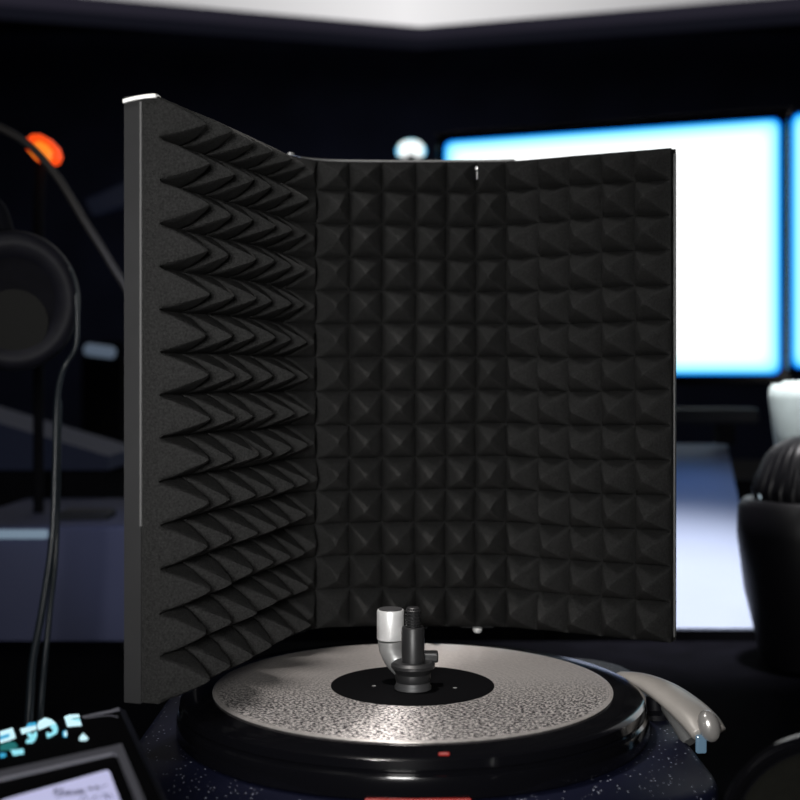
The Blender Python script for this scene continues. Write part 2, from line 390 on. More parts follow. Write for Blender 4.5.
for (s, c, u) in svals:
    p = at_s(s); n = nrm_s(s); wc = cols[c+1]-cols[c]; line = []
    tdir = Vector((-n.y, n.x, 0))
    for (z, r, v) in zvals:
        # tip slightly displaced per pyramid
        m_ = min(1, (abs(u)**9+abs(v)**9)**(1/9)); q = 1-m_
        du = (rnd(c, r)-.5)*.05*q*wc; dv = (rnd(c, r, 1)-.5)*.05*q*ROWH
        hh = H0*min(1, .55+.45*wc/.03)*(.96+.08*rnd(c, r, 2))*(.62 if c == nl-1 else (.82 if c == nl else 1))
        h = hh*(max(0, 1.0-math.sqrt(m_*m_+.012)+.006)/.8965)**.93 if q > 0 else 0
        bord = max(0, min(1, s/.006, (LEN-s)/.006, (ZT-z)/.006, (z-ZB)/.006))
        if q < .2: h -= .0042*(1-q/.2)**1.5*bord
        nz = noise.noise(Vector((p.x*30, p.y*30, z*30)))
        wob = .0022*noise.noise(Vector((p.x*9+3, p.y*9, z*9)))
        edge = min(1, min(z-ZB, ZT-z)/.02)
        fs = .0006*noise.noise(Vector((p.x*160, p.y*160, z*160)))
        co = p + n*(h+fs+.0012*nz) + Vector((0, 0, z + dv + wob*edge - h*.04)) + tdir*du
        co += tdir*.0016*noise.noise(Vector((p.x*12, z*14, 3)))*(1 if 0 < s < LEN else 0)
        line.append(bm.verts.new(co))
    grid.append(line)
nzv = len(zvals); i_a = -1
for A, B in zip(grid, grid[1:]):
    i_a += 1
    for j in range(nzv-1):
        a_, b_, c_, d_ = A[j], B[j], B[j+1], A[j+1]
        hu = (i_a % SUB) < SUB//2; hv = (j % SUB) < SUB//2
        if hu == hv: bm.faces.new((a_, b_, c_)); bm.faces.new((a_, c_, d_))
        else: bm.faces.new((a_, b_, d_)); bm.faces.new((b_, c_, d_))
# slab behind the pyramids
bk = [[bm.verts.new(at_s(s)-nrm_s(s)*BACK+Vector((0, 0, z))) for z in (ZT, ZB)] for (s, c, u) in svals]
for i in range(len(grid)-1):
    bm.faces.new((grid[i][0], bk[i][0], bk[i+1][0], grid[i+1][0]))
    bm.faces.new((grid[i][-1], grid[i+1][-1], bk[i+1][1], bk[i][1]))
    bm.faces.new((bk[i][0], bk[i][1], bk[i+1][1], bk[i+1][0]))
bm.faces.new([grid[0][j] for j in range(nzv)] + [bk[0][1], bk[0][0]])
bm.faces.new([grid[-1][j] for j in range(nzv)] + [bk[-1][1], bk[-1][0]])
link('foam', bm, M['foam'], sh, 28)
# rigid back panels
def strip(bm, s0, s1, o0, o1, z0, z1, n=30):
    R = []
    for k in range(n+1):
        s = s0+(s1-s0)*k/n; p = at_s(s); nn = nrm_s(s)
        R.append([bm.verts.new(p-nn*o+Vector((0, 0, z))) for o, z in ((o0, z0), (o1, z0), (o1, z1), (o0, z1))])
    for A, B in zip(R, R[1:]):
        for k in range(4): bm.faces.new((A[k], A[(k+1) % 4], B[(k+1) % 4], B[k]))
    bm.faces.new(R[0]); bm.faces.new(R[-1])
sh1, sh2 = s_at_px(304), s_at_px(477)
T1 = .0268
for a, b in ((0, sh1-.002), (sh1+.002, sh2-.001), (sh2+.001, LEN)):
    bm = NB(); strip(bm, a, b, BACK+.0004, (T1 if a == 0 else .0175), ZB-.001, ZT+.0015); link('back_panel', bm, M['panel'], sh, 30)
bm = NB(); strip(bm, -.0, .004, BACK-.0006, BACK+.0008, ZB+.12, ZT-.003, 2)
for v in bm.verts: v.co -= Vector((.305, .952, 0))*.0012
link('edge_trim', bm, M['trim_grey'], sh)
bm = NB(); strip(bm, s318-.01, sh2+.03, BACK-.004, .0178, ZT+.0017, ZT+.0034); link('edge_trim', bm, M['trim_grey'], sh)  # pale strip puts the monitors' backlight on the top edge into colour
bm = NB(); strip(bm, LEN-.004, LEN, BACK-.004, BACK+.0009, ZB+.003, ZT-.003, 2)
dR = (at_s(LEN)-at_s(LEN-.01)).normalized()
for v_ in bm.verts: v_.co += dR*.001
link('edge_trim', bm, M['trim_grey'], sh)  # pale strip stands for the lit end edge of the right panel
# white strip added for a compositing artifact at the left panel's near end
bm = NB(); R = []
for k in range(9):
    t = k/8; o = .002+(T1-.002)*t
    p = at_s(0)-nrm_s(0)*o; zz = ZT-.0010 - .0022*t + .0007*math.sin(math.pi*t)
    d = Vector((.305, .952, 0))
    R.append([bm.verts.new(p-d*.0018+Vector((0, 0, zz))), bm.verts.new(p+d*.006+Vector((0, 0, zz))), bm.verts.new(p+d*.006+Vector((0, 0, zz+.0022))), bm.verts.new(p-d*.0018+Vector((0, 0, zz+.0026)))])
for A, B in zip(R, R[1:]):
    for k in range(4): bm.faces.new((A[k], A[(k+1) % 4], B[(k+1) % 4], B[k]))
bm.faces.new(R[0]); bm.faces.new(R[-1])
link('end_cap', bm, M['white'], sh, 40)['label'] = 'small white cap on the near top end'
# hinges with pin, at both folds
for s, zz in ((sh1, ZT+.002), (sh2, ZT-.001), (sh1, ZB-.003), (sh2, ZB-.002)):
    p = at_s(s)-nrm_s(s)*.016; d = Vector((-nrm_s(s).y, nrm_s(s).x, 0))
    ang = math.atan2(d.y, d.x)
    bm = NB(); box(bm, p+Vector((0, 0, zz)), (.030, .010, .0035), .0012, 2, ang)
    h = link('hinge', bm, M['hinge'] if zz > ZB+.1 else M['bolt'], sh)
    bm = NB(); lathe(bm, [(0, -.002), (.0035, -.002), (.0035, .0035), (.0026, .0048), (0, .005)], p+Vector((0, 0, zz)), 16)
    link('hinge_pin', bm, M['brushed'], h, 40)
# screws showing at the fold: top slit and bottom edge
p = at_s(sh2)
bm = NB(); lathe(bm, [(0, 0), (.0022, 0), (.0022, .001), (.0012, .0022), (0, .0024)], p+nrm_s(sh2)*.001+Vector((0, 0, ZT-.006)), 14, nrm_s(sh2))
bm2 = bm; tube(bm2, [p+nrm_s(sh2)*.002+Vector((0, 0, ZT-.009)), p+nrm_s(sh2)*.002+Vector((0, 0, ZT-.016))], .0009, 8)
link('screw', bm2, M['chrome'], sh, 40)
bm = NB(); lathe(bm, [(0, -.003), (.003, -.003), (.0042, -.001), (.0042, .001), (0, .001)], at_s(sh2)+nrm_s(sh2)*.006+Vector((0, 0, ZB-.001)), 16)
link('screw', bm, M['chrome'], sh, 40)

# ---------------------------------------------------------------- turntable
RC = Vector((.0095, .962, CAMZ-.2346))            # record top, centre
PT = CAMZ-.265                                    # plinth top
tt = thing('turntable', 'black turntable with speckled blue-black plinth under the silver record', 'turntable', (RC.x, RC.y, DESK))
bm = NB()
x0, x1, ya, yb, rad = -.192, .210, .785, 1.20, .06
out = []
for cx, cy, a in ((x1-rad, yb-rad, 0), (x0+rad, yb-rad, 90), (x0+rad, ya+rad, 180), (x1-rad, ya+rad, 270)):
    for k in range(9):
        an = math.radians(a+11.25*k); out.append(Vector((cx+rad*math.cos(an), cy+rad*math.sin(an), 0)))
lv = [(DESK+.014, 0), (PT-.006, 0), (PT-.0025, .0015), (PT-.0008, .004), (PT, .008)]
R = []
cxy = Vector(((x0+x1)/2, (ya+yb)/2, 0))
for z, ins in lv:
    R.append([bm.verts.new(Vector((p.x-(ins if p.x > cxy.x else -ins), p.y-(ins if p.y > cxy.y else -ins), z))) for p in out])
nn = len(out)
for A, B in zip(R, R[1:]):
    for k in range(nn): bm.faces.new((A[k], A[(k+1) % nn], B[(k+1) % nn], B[k]))
bm.faces.new(R[0]); bm.faces.new(R[-1])
link('plinth', bm, M['plinth'], tt, 40)
for x in (x0+.04, x1-.04):
    for y in (ya+.04, yb-.04):
        bm = NB(); lathe(bm, [(0, 0), (.018, 0), (.02, .004), (.02, .0145), (0, .0145)], (x, y, DESK), 24); link('foot', bm, M['matte'], tt, 40)
bm = NB(); hz = RC.z-PT
lathe(bm, [(0, .0003), (.1745, .0003), (.1765, .002), (.1765, .012), (.1755, .0155), (.1735, .017), (.1735, .0185), (.1745, .020), (.1735, .0255), (.170, .0275), (.160, .0280), (.156, hz-.0016), (0, hz-.0016)], (RC.x, RC.y, PT), 128)
link('platter', bm, M['gloss'], tt, 30)
bm = NB(); box(bm, at(444, 754, .789), (.007, .0025, .0022), .0008, 2, .0)
link('indicator_light', bm, M['red'], tt)['label'] = 'small red light on the platter rim'
bm = NB(); box(bm, (at(418, 801, .785).x, .7858, at(418, 801, .785).z), (.066, .0024, .003), .001)
link('status_light', bm, M['red'], tt)['label'] = 'red light strip on the lower platter rim'
# tonearm at the right edge
ta_pts = [at(622, 676, 1.03), at(640, 680, 1.00), at(662, 690, .965), at(684, 706, .935), at(700, 721, .915), at(709, 733, .905)]
bm = NB()
tube(bm, catmull(ta_pts, 6), lambda t: .0058+.0095*math.sin(math.pi*min(1, t*.60+.05)), 18, .50)
ta = link('tonearm', bm, M['tonearm'], tt, 180); ta['label'] = 'curved warm grey metal arm'
bm = NB(); lathe(bm, [(0, -.0115)] + [(.0078*math.cos(a*math.pi/16), .0115*math.sin(a*math.pi/16)) for a in range(-6, 7, 2)] + [(0, .0115)], at(709, 726, .900), 24, (.25, -.1, -.95))
o = link('arm_tip', bm, M['tip'], ta, 180)
bm = NB(); tube(bm, [at(668, 706, .95), at(680, 725, .93), at(690, 742, .92)], .0058, 12); link('arm_bracket', bm, M['trim_grey'], ta, 60)
bm = NB(); box(bm, at(701, 744, .900), (.0075, .004, .013), .0015); link('finger_lift', bm, M['clear_blue'], ta)
bm = NB(); lathe(bm, [(0, 0), (.014, 0), (.014, .004), (.007, .006), (.007, .016), (0, .016)], (at(655, 690, .985).x, .985, PT+.0002), 24); link('arm_post', bm, M['black'], ta, 40)

# record
rec = thing('vinyl_record', 'silver-grey grooved record with a black centre label on the turntable', 'record', RC)
bm = NB(); lathe(bm, [(.004, -.0014), (.1495, -.0014), (.150, -.0008), (.150, -.0004), (.1485, 0), (.062, 0), (.0615, -.0003), (.004, -.0003)], RC, 160)
d = link('disc', bm, M['record'], None, 30)
for v in d.data.vertices: v.co -= RC
d.parent = rec
bm = NB(); lathe(bm, [(.0, .0002), (.0605, .0002), (.0618, .0001), (.0618, -.0003), (0, -.0003)], RC, 96)
lb = link('centre_label', bm, M['label'], rec, 30); lb['label'] = 'plain black round centre label'
for px, py in ((374, 686), (455, 688)):
    r_ = ray(px, py); P = CAM+r_*((RC.z+.0003-CAMZ)/r_.z)
    bm = NB(); lathe(bm, [(.0009, 0), (.0016, 0.0001), (.0016, .0003), (.0009, .0004), (.0009, 0)], P, 14); link('label_mark', bm, M['brushed'], lb)

# ---------------------------------------------------------------- mount bracket in front of the foam
PZ = RC.z+.0003
mb = thing('mounting_bracket', 'black threaded microphone mount with nickel thumb knob at the record centre', 'bracket', (RC.x, RC.y, PZ))
Y0 = .95
def zz(py, Y=Y0): return CAMZ-(py-HY)/F*Y
def rr(px, Y=Y0): return px/F*Y
ax = at(413, 600, Y0).x
zb = PZ
bm = NB(); lathe(bm, [(0, zb), (rr(18.5), zb), (rr(18.5), zb+.002), (rr(17.2), zz(684)), (rr(17), zz(681)), (0, zz(681))], (ax, Y0, 0), 40); link('base_post', bm, M['bolt_grey'], mb, 40)
bm = NB(); lathe(bm, [(0, zz(681)), (rr(17), zz(681)), (rr(18), zz(678)), (rr(17.5), zz(673)), (rr(20), zz(669)), (rr(22), zz(667)), (rr(22), zz(664)), (rr(19), zz(661.5)), (0, zz(661.5))], (ax, Y0, 0), 48); link('collar', bm, M['bolt'], mb, 30)
# lug of the collar at the right
bm = NB(); box(bm, (ax+rr(17), Y0+.012, zz(660)), (.013, .012, .0075), .0015); link('collar_lug', bm, M['bolt'], mb)
bm = NB(); prof = [(0, zz(664)), (rr(11.5), zz(664)), (rr(11.5), zz(628)), (rr(10.5), zz(626.5)), (0, zz(626.5))]
lathe(bm, prof, (ax, Y0, 0), 40); link('sleeve', bm, M['bolt'], mb, 40)
bm = NB(); prof = [(0, zz(627))]
y = 627.0; k = 0
while y > 609:
    prof += [(rr(6.2), zz(y)), (rr(7.6), zz(y-1.0)), (rr(7.6), zz(y-1.6)), (rr(6.2), zz(y-2.6))]; y -= 3.0
prof += [(rr(6.4), zz(608)), (rr(5.4), zz(607)), (0, zz(607))]
lathe(bm, prof, (ax, Y0, 0), 32); link('threaded_bolt', bm, M['bolt'], mb, 50)
# thumb knob behind it and its curved neck
Yk = .972; kx = at(390.5, 620, Yk).x
bm = NB()
lathe(bm, [(0, zz(639, Yk)), (rr(13.2, Yk), zz(639, Yk)), (rr(13.6, Yk), zz(638, Yk)), (rr(13.6, Yk), zz(611, Yk)), (rr(12.9, Yk), zz(609.5, Yk)), (0, zz(609.5, Yk))], (kx, Yk, 0), 40)
kn = link('thumb_knob', bm, M['chrome'], mb, 35); kn['label'] = 'pale nickel thumb knob'
bm = NB(); lathe(bm, [(0, 0), (rr(11.8, Yk), 0), (rr(11.8, Yk), .0008), (0, .001)], (kx, Yk, zz(609.5, Yk)), 40); link('knob_cap', bm, M['bolt_grey'], kn, 40)
bm = NB()
npts = [Vector((kx, Yk, zz(640.5, Yk))), Vector((kx+rr(.8), Yk, zz(649, Yk))), Vector((kx+rr(5.5), Yk-.001, zz(659, Yk))), Vector((ax-rr(9), Yk-.004, zz(668, Yk))), Vector((ax-rr(5), Yk-.008, zz(675, Yk)))]
tube(bm, catmull(npts, 6), lambda t: rr(12.8, Yk)*(1-.22*t), 24); link('neck', bm, M['brushed'], mb, 60)
# flat arm running back under the foam that carries the shield
bm = NB(); box(bm, (ax, (Y0+1.155)/2, ZB-.0046), (.012, 1.155-Y0, .004), .001); link('support_arm', bm, M['bolt'], mb)
bm = NB(); box(bm, (ax, 1.1505, ZB+.014), (.030, .004, .042), .001); link('clamp_plate', bm, M['bolt'], mb)

# ---------------------------------------------------------------- controller at the lower left
KD = 1.0676
C0 = at(125, 705, .74*KD); D0 = at(0, 728, .718*KD)
u = (D0-C0).normalized(); E0 = at(155, 770, .62*KD); v = (E0-C0).normalized()
nrm = v.cross(u).normalized()
if nrm.z < 0: nrm = -nrm
def onp(px, py, off=0):
    r = ray(px, py); t = (C0+nrm*off-CAM).dot(nrm)/r.dot(nrm); return CAM+r*t
ct = thing('media_controller', 'black controller with a lit lavender screen and glowing cyan symbols', 'controller', (-.19, .63, DESK))
W_, L_ = .25, .33
corners = [C0, C0+u*W_, C0+u*W_+v*L_, C0+v*L_]
bm = NB()
top = corners
inset = [c_+(sum(corners, Vector())/4-c_).normalized()*.006 for c_ in corners]
V0 = [bm.verts.new(p) for p in inset]; Va = [bm.verts.new(p-nrm*.0035) for p in corners]; Vb = [bm.verts.new(Vector((p.x, p.y, DESK+.006))) for p in corners]
bm.faces.new(V0)
for A, B in ((V0, Va), (Va, Vb)):
    for i in range(4): bm.faces.new((A[i], A[(i+1) % 4], B[(i+1) % 4], B[i]))
bm.faces.new(Vb)
link('body', bm, [M['side_blue']], ct)
bm = NB(); prism(bm, [p+nrm*.0002 for p in [onp(-60, 741), onp(119, 710.5), onp(150, 776), onp(175, 830), onp(-60, 860)]], nrm*.0008); link('top_plate', bm, M['top_black'], ct)
for a in (u*.015+v*.02, u*.23+v*.02, u*.015+v*.31, u*.23+v*.31):
    p = C0+a; bm = NB(); lathe(bm, [(0, 0), (.008, 0), (.008, .0062), (0, .0062)], (p.x, p.y, DESK), 16); link('rubber_foot', bm, M['matte'], ct)
# bezel: outer / inner outlines on the top plane
outer = [onp(-80, 791, .0012), onp(114, 748, .0012), onp(122, 746, .0012), onp(150, 815, .0012), onp(190, 900, .0012), onp(-80, 980, .0012)]
inner = [onp(-80, 800.5, .0012), onp(112, 756, .0012), onp(117, 757, .0012), onp(141, 815, .0012), onp(176, 892, .0012), onp(-80, 965, .0012)]
bm = NB()
o_ = [bm.verts.new(p) for p in outer]; i_ = [bm.verts.new(p) for p in inner]
o2 = [bm.verts.new(p+nrm*.0016) for p in outer]; i2 = [bm.verts.new(p+nrm*.0022) for p in inner]
for k in range(6):
    j = (k+1) % 6
    bm.faces.new((o_[k], o_[j], o2[j], o2[k])); bm.faces.new((o2[k], o2[j], i2[j], i2[k])); bm.faces.new((i2[k], i2[j], i_[j], i_[k])); bm.faces.new((i_[k], i_[j], o_[j], o_[k]))
link('bezel', bm, M['bezel'], ct)
M['lav'] = mat('lavender_lit_screen', (.5, .5, .7), .4, emit=(.50, .50, .74), estr=.95)
bm = NB(); prism(bm, [onp(5, 800, .0012), onp(107.5, 770.5, .0012), onp(110, 773, .0012), onp(120, 801, .0012), onp(140, 850, .0012), onp(25, 880, .0012), onp(0, 803, .0012)], nrm*.0004)
scr = link('screen', bm, M['lav'], ct)
def stroke(bm, pts, w=.5):
    tube(bm, [onp(x, y, .0017) for x, y in pts], w/F*.65, 6, .4)
bm = NB()
for pts in ([(54, 793), (56, 789), (60, 788.5)], [(54, 792), (58, 791)], [(55, 795), (60, 792.5), (63, 789)], [(61, 794), (64, 792), (66, 793.5), (69, 791.5)], [(68, 794), (71, 791), (73, 793), (75, 790.5), (77, 792.5)], [(77, 793), (80, 789.5), (83, 791.5), (80, 793), (84, 790)],
            [(88, 789), (90, 787), (91, 790), (93, 788.5)], [(95, 787), (97, 786), (96, 789), (98, 789.5), (100, 788.5)], [(56, 797), (64, 795), (74, 794), (86, 792.5)]):
    stroke(bm, pts, 1.15)
link('handwriting', bm, M['ink'], scr)
bm = NB()
for pts in ([(80, 801), (84, 796), (88, 800)], [(92, 801), (96, 795), (99, 799), (104, 793), (108, 799)], [(100, 788), (104, 786), (107, 785)], [(104, 797), (110, 794), (113, 799)]):
    stroke(bm, pts, 1.0)
link('sketch_lines', bm, M['ink2'], scr)
# glowing symbols traced on the top plate
Z = lambda x, y: (x*120/800, 690+y*110/733)
SYM = [('ice', [(0, 280), (85, 255), (105, 320), (60, 338), (0, 355), (0, 338), (62, 318), (66, 292), (0, 310)]),
       ('cyan2', [(0, 312), (64, 294), (60, 316), (0, 334)]),
       ('teal', [(0, 372), (60, 350), (100, 352), (120, 380), (80, 400), (0, 405)]),
       ('cyan2', [(0, 425), (35, 425), (42, 440), (20, 450), (0, 450)]),
       ('cyan', [(70, 405), (155, 395), (160, 425), (90, 438)]),
       ('ice', [(135, 262), (165, 255), (240, 240), (246, 262), (146, 296)]),
       ('cyan2', [(190, 225), (240, 218), (244, 238), (170, 254)]),
       ('cyan', [(178, 295), (206, 286), (205, 318), (190, 330), (246, 272), (248, 310), (222, 350), (172, 356), (176, 335)][0:2] + [(212, 300), (245, 275), (248, 305), (236, 335), (215, 354), (174, 356), (176, 336), (200, 328)]),
       ('ice', [(255, 215), (300, 188), (345, 200), (372, 225), (340, 235), (258, 268), (248, 245)]),
       ('cyan', [(340, 237), (374, 228), (386, 258), (380, 290), (345, 308), (318, 322), (308, 300), (312, 284), (340, 292), (356, 270), (335, 250)]),
       ('ice', [(428, 182), (462, 168), (525, 165), (532, 182), (480, 190), (470, 200), (538, 212), (545, 238), (450, 246)]),
       ('cyan', [(472, 200), (530, 192), (536, 208), (500, 206)]),
       ('cyan2', [(418, 280), (440, 272), (448, 300), (442, 318), (420, 310)]),
       ('ice', [(428, 285), (444, 275), (448, 300), (440, 316), (430, 308)]),
       ('ice', [(555, 290), (588, 325), (575, 338), (530, 338), (528, 322)])]
for i, (mm, pp) in enumerate(SYM):
    bm = NB(); prism(bm, [onp(*Z(x, y), .0012+.0001*(i % 3)) for x, y in pp], nrm*.0004); link('lit_symbol', bm, M[mm], ct)
bm = NB(); tube(bm, [onp(*Z(x, y), .0016) for x, y in ((545, 180), (640, 160), (740, 142), (790, 128))], lambda t: .0008+.0014*t, 8, .5)
tube(bm, [onp(*Z(x, y), .0016) for x, y in ((560, 188), (680, 172), (740, 170), (785, 180))], .0006, 8, .5)
link('edge_strip', bm, M['bezel'], ct)

# ---------------------------------------------------------------- left background
cu = thing('equipment_cabinet', 'low dim blue cabinet with a pale top strip behind the left panel', 'cabinet', (-.6, 1.9, 0))
p0 = at(-60, 526, 1.75); p1 = at(150, 526, 1.75)
bm = NB(); cxm = (p0.x+p1.x)/2; box(bm, (cxm, 1.95, (p0.z)/2), (p1.x-p0.x, .40, p0.z), .006); link('body', bm, M['console'], cu)
a_, b_ = at(-40, 534, 1.748), at(48, 534, 1.748)
bm = NB(); box(bm, ((a_.x+b_.x)/2, 1.746, a_.z), (b_.x-a_.x, .012, .012), .003); link('pale_strip', bm, M['ltblue'], cu)
a_, b_ = at(62, 519, 1.85), at(112, 519, 1.85)
bm = NB(); box(bm, ((a_.x+b_.x)/2, 1.85, a_.z+.004), (b_.x-a_.x, .06, .018), .004); tag(link('flat_box', bm, M['grey_bar']), 'small dim grey box lying on the blue cabinet', 'box')
# sloping dark lid behind
bm = NB(); prism(bm, [at(-60, 405, 2.3), at(108, 456, 2.2), at(108, 470, 2.2), at(-60, 470, 2.3)], Vector((0, .25, 0)))
pass_o = link('body', bm, M['blue_bar']); pass_o.name = 'sloped_case'; tag(pass_o, 'dim sloping blue-black case behind the hanging cable', 'case')
bm = NB(); a_ = at(24, 470, 2.3)
box(bm, (a_.x, 2.38, a_.z/2), (.30, .20, a_.z-.002), .005); tag(link('pedestal', bm, M['matte']), 'black pedestal under the dim sloping case', 'pedestal')

# headphones: big black cup hung at the left with twin cable
hp = thing('headphones', 'black headphones hanging at the left edge with a dangling cable', 'headphones', at(20, 305, 1.35))
hc = at(14, 300, 1.35)
bm = NB()
lathe(bm, [(0, -.03), (.035, -.029), (.058, -.020), (.066, -.004), (.066, .014), (.058, .03), (0, .034)], (0, 0, 0), 48, (.30, -.95, -.08))
for w in bm.verts: w.co = Vector((w.co.x, w.co.y, w.co.z*1.10)) + hc
link('ear_cup', bm, M['matte'], hp, 40)
bm = NB(); lathe(bm, [(.040, .030), (.052, .044), (.062, .042), (.067, .030), (.062, .02), (.045, .022), (.040, .030)], (0, 0, 0), 48, (.30, -.95, -.08))
for w in bm.verts: w.co = Vector((w.co.x, w.co.y, w.co.z*1.10)) + hc
link('ear_cushion', bm, M['cushion'], hp, 180)
bm = NB(); lathe(bm, [(0, .034), (.03, .0345), (.034, .036), (0, .037)], (0, 0, 0), 36, (.30, -.95, -.08))
for w in bm.verts: w.co = w.co + hc + Vector((0, 0, -.022))
link('cup_plate', bm, M['plate_grey'], hp, 40)
bm = NB(); tube(bm, catmull([hc+Vector((-.01, .01, .074)), hc+Vector((-.03, .02, .11)), hc+Vector((-.09, .03, .14)), hc+Vector((-.16, .04, .15))], 8), .010, 12, .5); link('headband', bm, M['matte'], hp, 60)
bm = NB(); tube(bm, catmull([at(70, 268, 1.33), at(76, 300, 1.33), at(76, 345, 1.33), at(64, 368, 1.33), at(57, 400, 1.32), at(55, 470, 1.31), at(52, 540, 1.30), at(42, 610, 1.28), at(33, 660, 1.26), at(30, 700, 1.24), Vector((at(28, 720, 1.22).x, 1.22, DESK+.0045))], 8), lambda t: .0022+.0022*t, 10)
link('cable', bm, M['cable'], hp, 60)
bm = NB(); tube(bm, catmull([at(59, 400, 1.325), at(58, 470, 1.32), at(56, 550, 1.31), at(50, 610, 1.29), at(44, 670, 1.27), at(41, 705, 1.25), Vector((at(40, 720, 1.23).x, 1.23, DESK+.0035))], 8), .003, 10)
link('cable', bm, M['cable'], hp, 60)
# boom arm with orange lamp
ba = thing('boom_arm', 'thin dark grey curved boom arm crossing behind the shield', 'boom arm', at(60, 190, 1.6))
bm = NB(); tube(bm, catmull([at(-40, 112, 1.6), at(0, 128, 1.6), at(30, 146, 1.6), at(58, 178, 1.6), at(85, 222, 1.6), at(110, 262, 1.6), at(135, 310, 1.6), at(150, 400, 1.6), Vector((at(155, 500, 1.6).x, 1.6, DESK))], 8), .0050, 12)
link('tube', bm, M['arm'], ba, 60)
pB = at(155, 500, 1.6); bm = NB(); lathe(bm, [(0, 0), (.04, 0), (.04, .008), (.012, .014), (0, .014)], (pB.x, 1.6, DESK+.0005), 28); link('base', bm, M['matte'], ba, 40)
ol = thing('warning_lamp', 'glowing orange lamp behind the boom arm at upper left', 'lamp', at(44, 152, 1.9))
lc = at(43, 152, 1.9); dx = Vector((.74, 0, -.67))
bm = NB(); lathe(bm, [(0, -.016), (.020, -.012), (.030, 0), (.028, .011), (.018, .019), (0, .022)], (0, 0, 0), 32, (.62, 0, .78))
q = Matrix.Rotation(math.radians(0), 3, 'Y')
for w in bm.verts: w.co = Vector((w.co.x*1.0, w.co.y, w.co.z*1.0))+lc
link('lens', bm, M['orange'], ol, 180)
bm = NB(); lathe(bm, [(0, -.013), (.014, -.011), (.018, 0), (.012, .011), (0, .014)], lc+Vector((.004, -.022, -.004)), 24, (.62, 0, .78)); link('bulb', bm, M['orange_core'], ol, 180)
bm = NB(); tube(bm, [lc+Vector((-.008, .016, -.010)), lc+Vector((-.012, .018, -.1)), lc+Vector((-.012, .018, -.3)), Vector((lc.x-.012, 1.918, p0.z+.0005))], .008, 10)
link('post', bm, M['matte'], ol, 60)
# dim coloured bits in the depth of the room
bm = NB(); prism(bm, [at(85, 200, 3.2), at(150, 172, 3.2), at(150, 196, 3.2), at(92, 214, 3.2)], Vector((0, .04, 0)))
sp3 = thing('slanted_panel', 'dim blue slanted panel at the left behind the shield', 'panel', at(110, 190, 3.2))
link('board', bm, M['blue_bar'], sp3)
bm = NB(); e_ = at(140, 190, 3.2); tube(bm, [(e_.x, 3.222, 0), (e_.x, 3.222, e_.z-.012)], .008, 10); link('pole', bm, M['matte'], sp3)
bm = NB(); q = at(100, 351, 3.2); box(bm, q, (.075, .05, .03), .012, 4, .0, Matrix.Rotation(math.radians(8), 3, 'Y'))
for p_ in (): pass
sp_ = thing('status_display', 'small pale blue lit display at left of the shield', 'display', (q.x, 3.2, 0))
link('lit_panel', bm, M['dimled'], sp_)
bm = NB(); box(bm, (q.x, 3.26, (q.z-.02)/2), (.10, .10, q.z-.02), .005); link('stand', bm, M['matte'], sp_)
bm = NB(); box(bm, (q.x, 3.232, q.z), (.10, .02, .05), .004); link('housing', bm, M['matte'], sp_)
# dome lamp
dl = thing('dome_lamp', 'small glowing white dome lamp above the shield beside the monitor', 'lamp', (at(411, 150, 2.75).x, 2.75, CABT))
dc = at(411, 154.5, 2.75); Rd = 15.5/F*2.75
bm = NB(); lathe(bm, [(0, -.002), (Rd*.9, -.002), (Rd, .004)] + [(Rd*math.cos(a*math.pi/18), .004+Rd*.88*math.sin(a*math.pi/18)) for a in range(1, 9)] + [(0, .004+Rd*.88)], (0, 0, 0), 40)
dome = link('shade', bm, glow('lit_dome', Rd*1.05, Rd*1.10, [(0, (.0, .10, .6)), (.25, (.05, .5, 1)), (.6, (.55, .93, 1)), (1, (.95, 1, 1))], 1.2, Rd*.42), None, 60)
dome.parent = dl; dome.location = dc-dl.location
bm = NB(); tube(bm, [(dc.x, dc.y, CABT+.01), (dc.x, dc.y, dc.z-.002)], .008, 12); link('stem', bm, M['black'], dl, 60)
bm = NB(); lathe(bm, [(0, 0), (.06, 0), (.06, .006), (.02, .014), (0, .014)], (dc.x, dc.y, CABT), 32); link('base', bm, M['black'], dl, 40)

# ---------------------------------------------------------------- right side
# black canister with ribbed lid
Yc = 1.52; cx = at(812, 500, Yc).x
def cz(py): return CAMZ-(py-HY)/F*Yc
def cr(px): return px/F*Yc
ca = thing('canister', 'black round canister with a ribbed lid at the right edge', 'canister', (cx, Yc, DESK))
bm = NB(); lathe(bm, [(0, DESK+.0003), (cr(50), DESK+.0003), (cr(56), cz(632)), (cr(66), cz(590)), (cr(73), cz(535)), (cr(72), cz(506)), (cr(66), cz(499)), (0, cz(499))], (cx, Yc, 0), 64); link('body', bm, M['canister'], ca, 40)
bm = NB(); lathe(bm, [(cr(56), cz(500)), (cr(57), cz(490)), (cr(52), cz(474)), (cr(43), cz(455)), (cr(36), cz(446)), (cr(20), cz(437)), (0, cz(434))], (cx, Yc, 0), 240, rib=lambda k, r, z: (.035 if (k % 8) < 4 else -.0) if cz(495) < z < cz(449) else 0)
link('lid', bm, M['canister'], ca, 35)
bm = NB(); lathe(bm, [(0, -.006), (.005, -.004), (.0065, 0), (.005, .004), (0, .006)], at(757, 494, Yc)+Vector((.004, -.015, 0)), 20, (-.4, -.9, .1)); link('button', bm, M['bulb'], ca, 180)
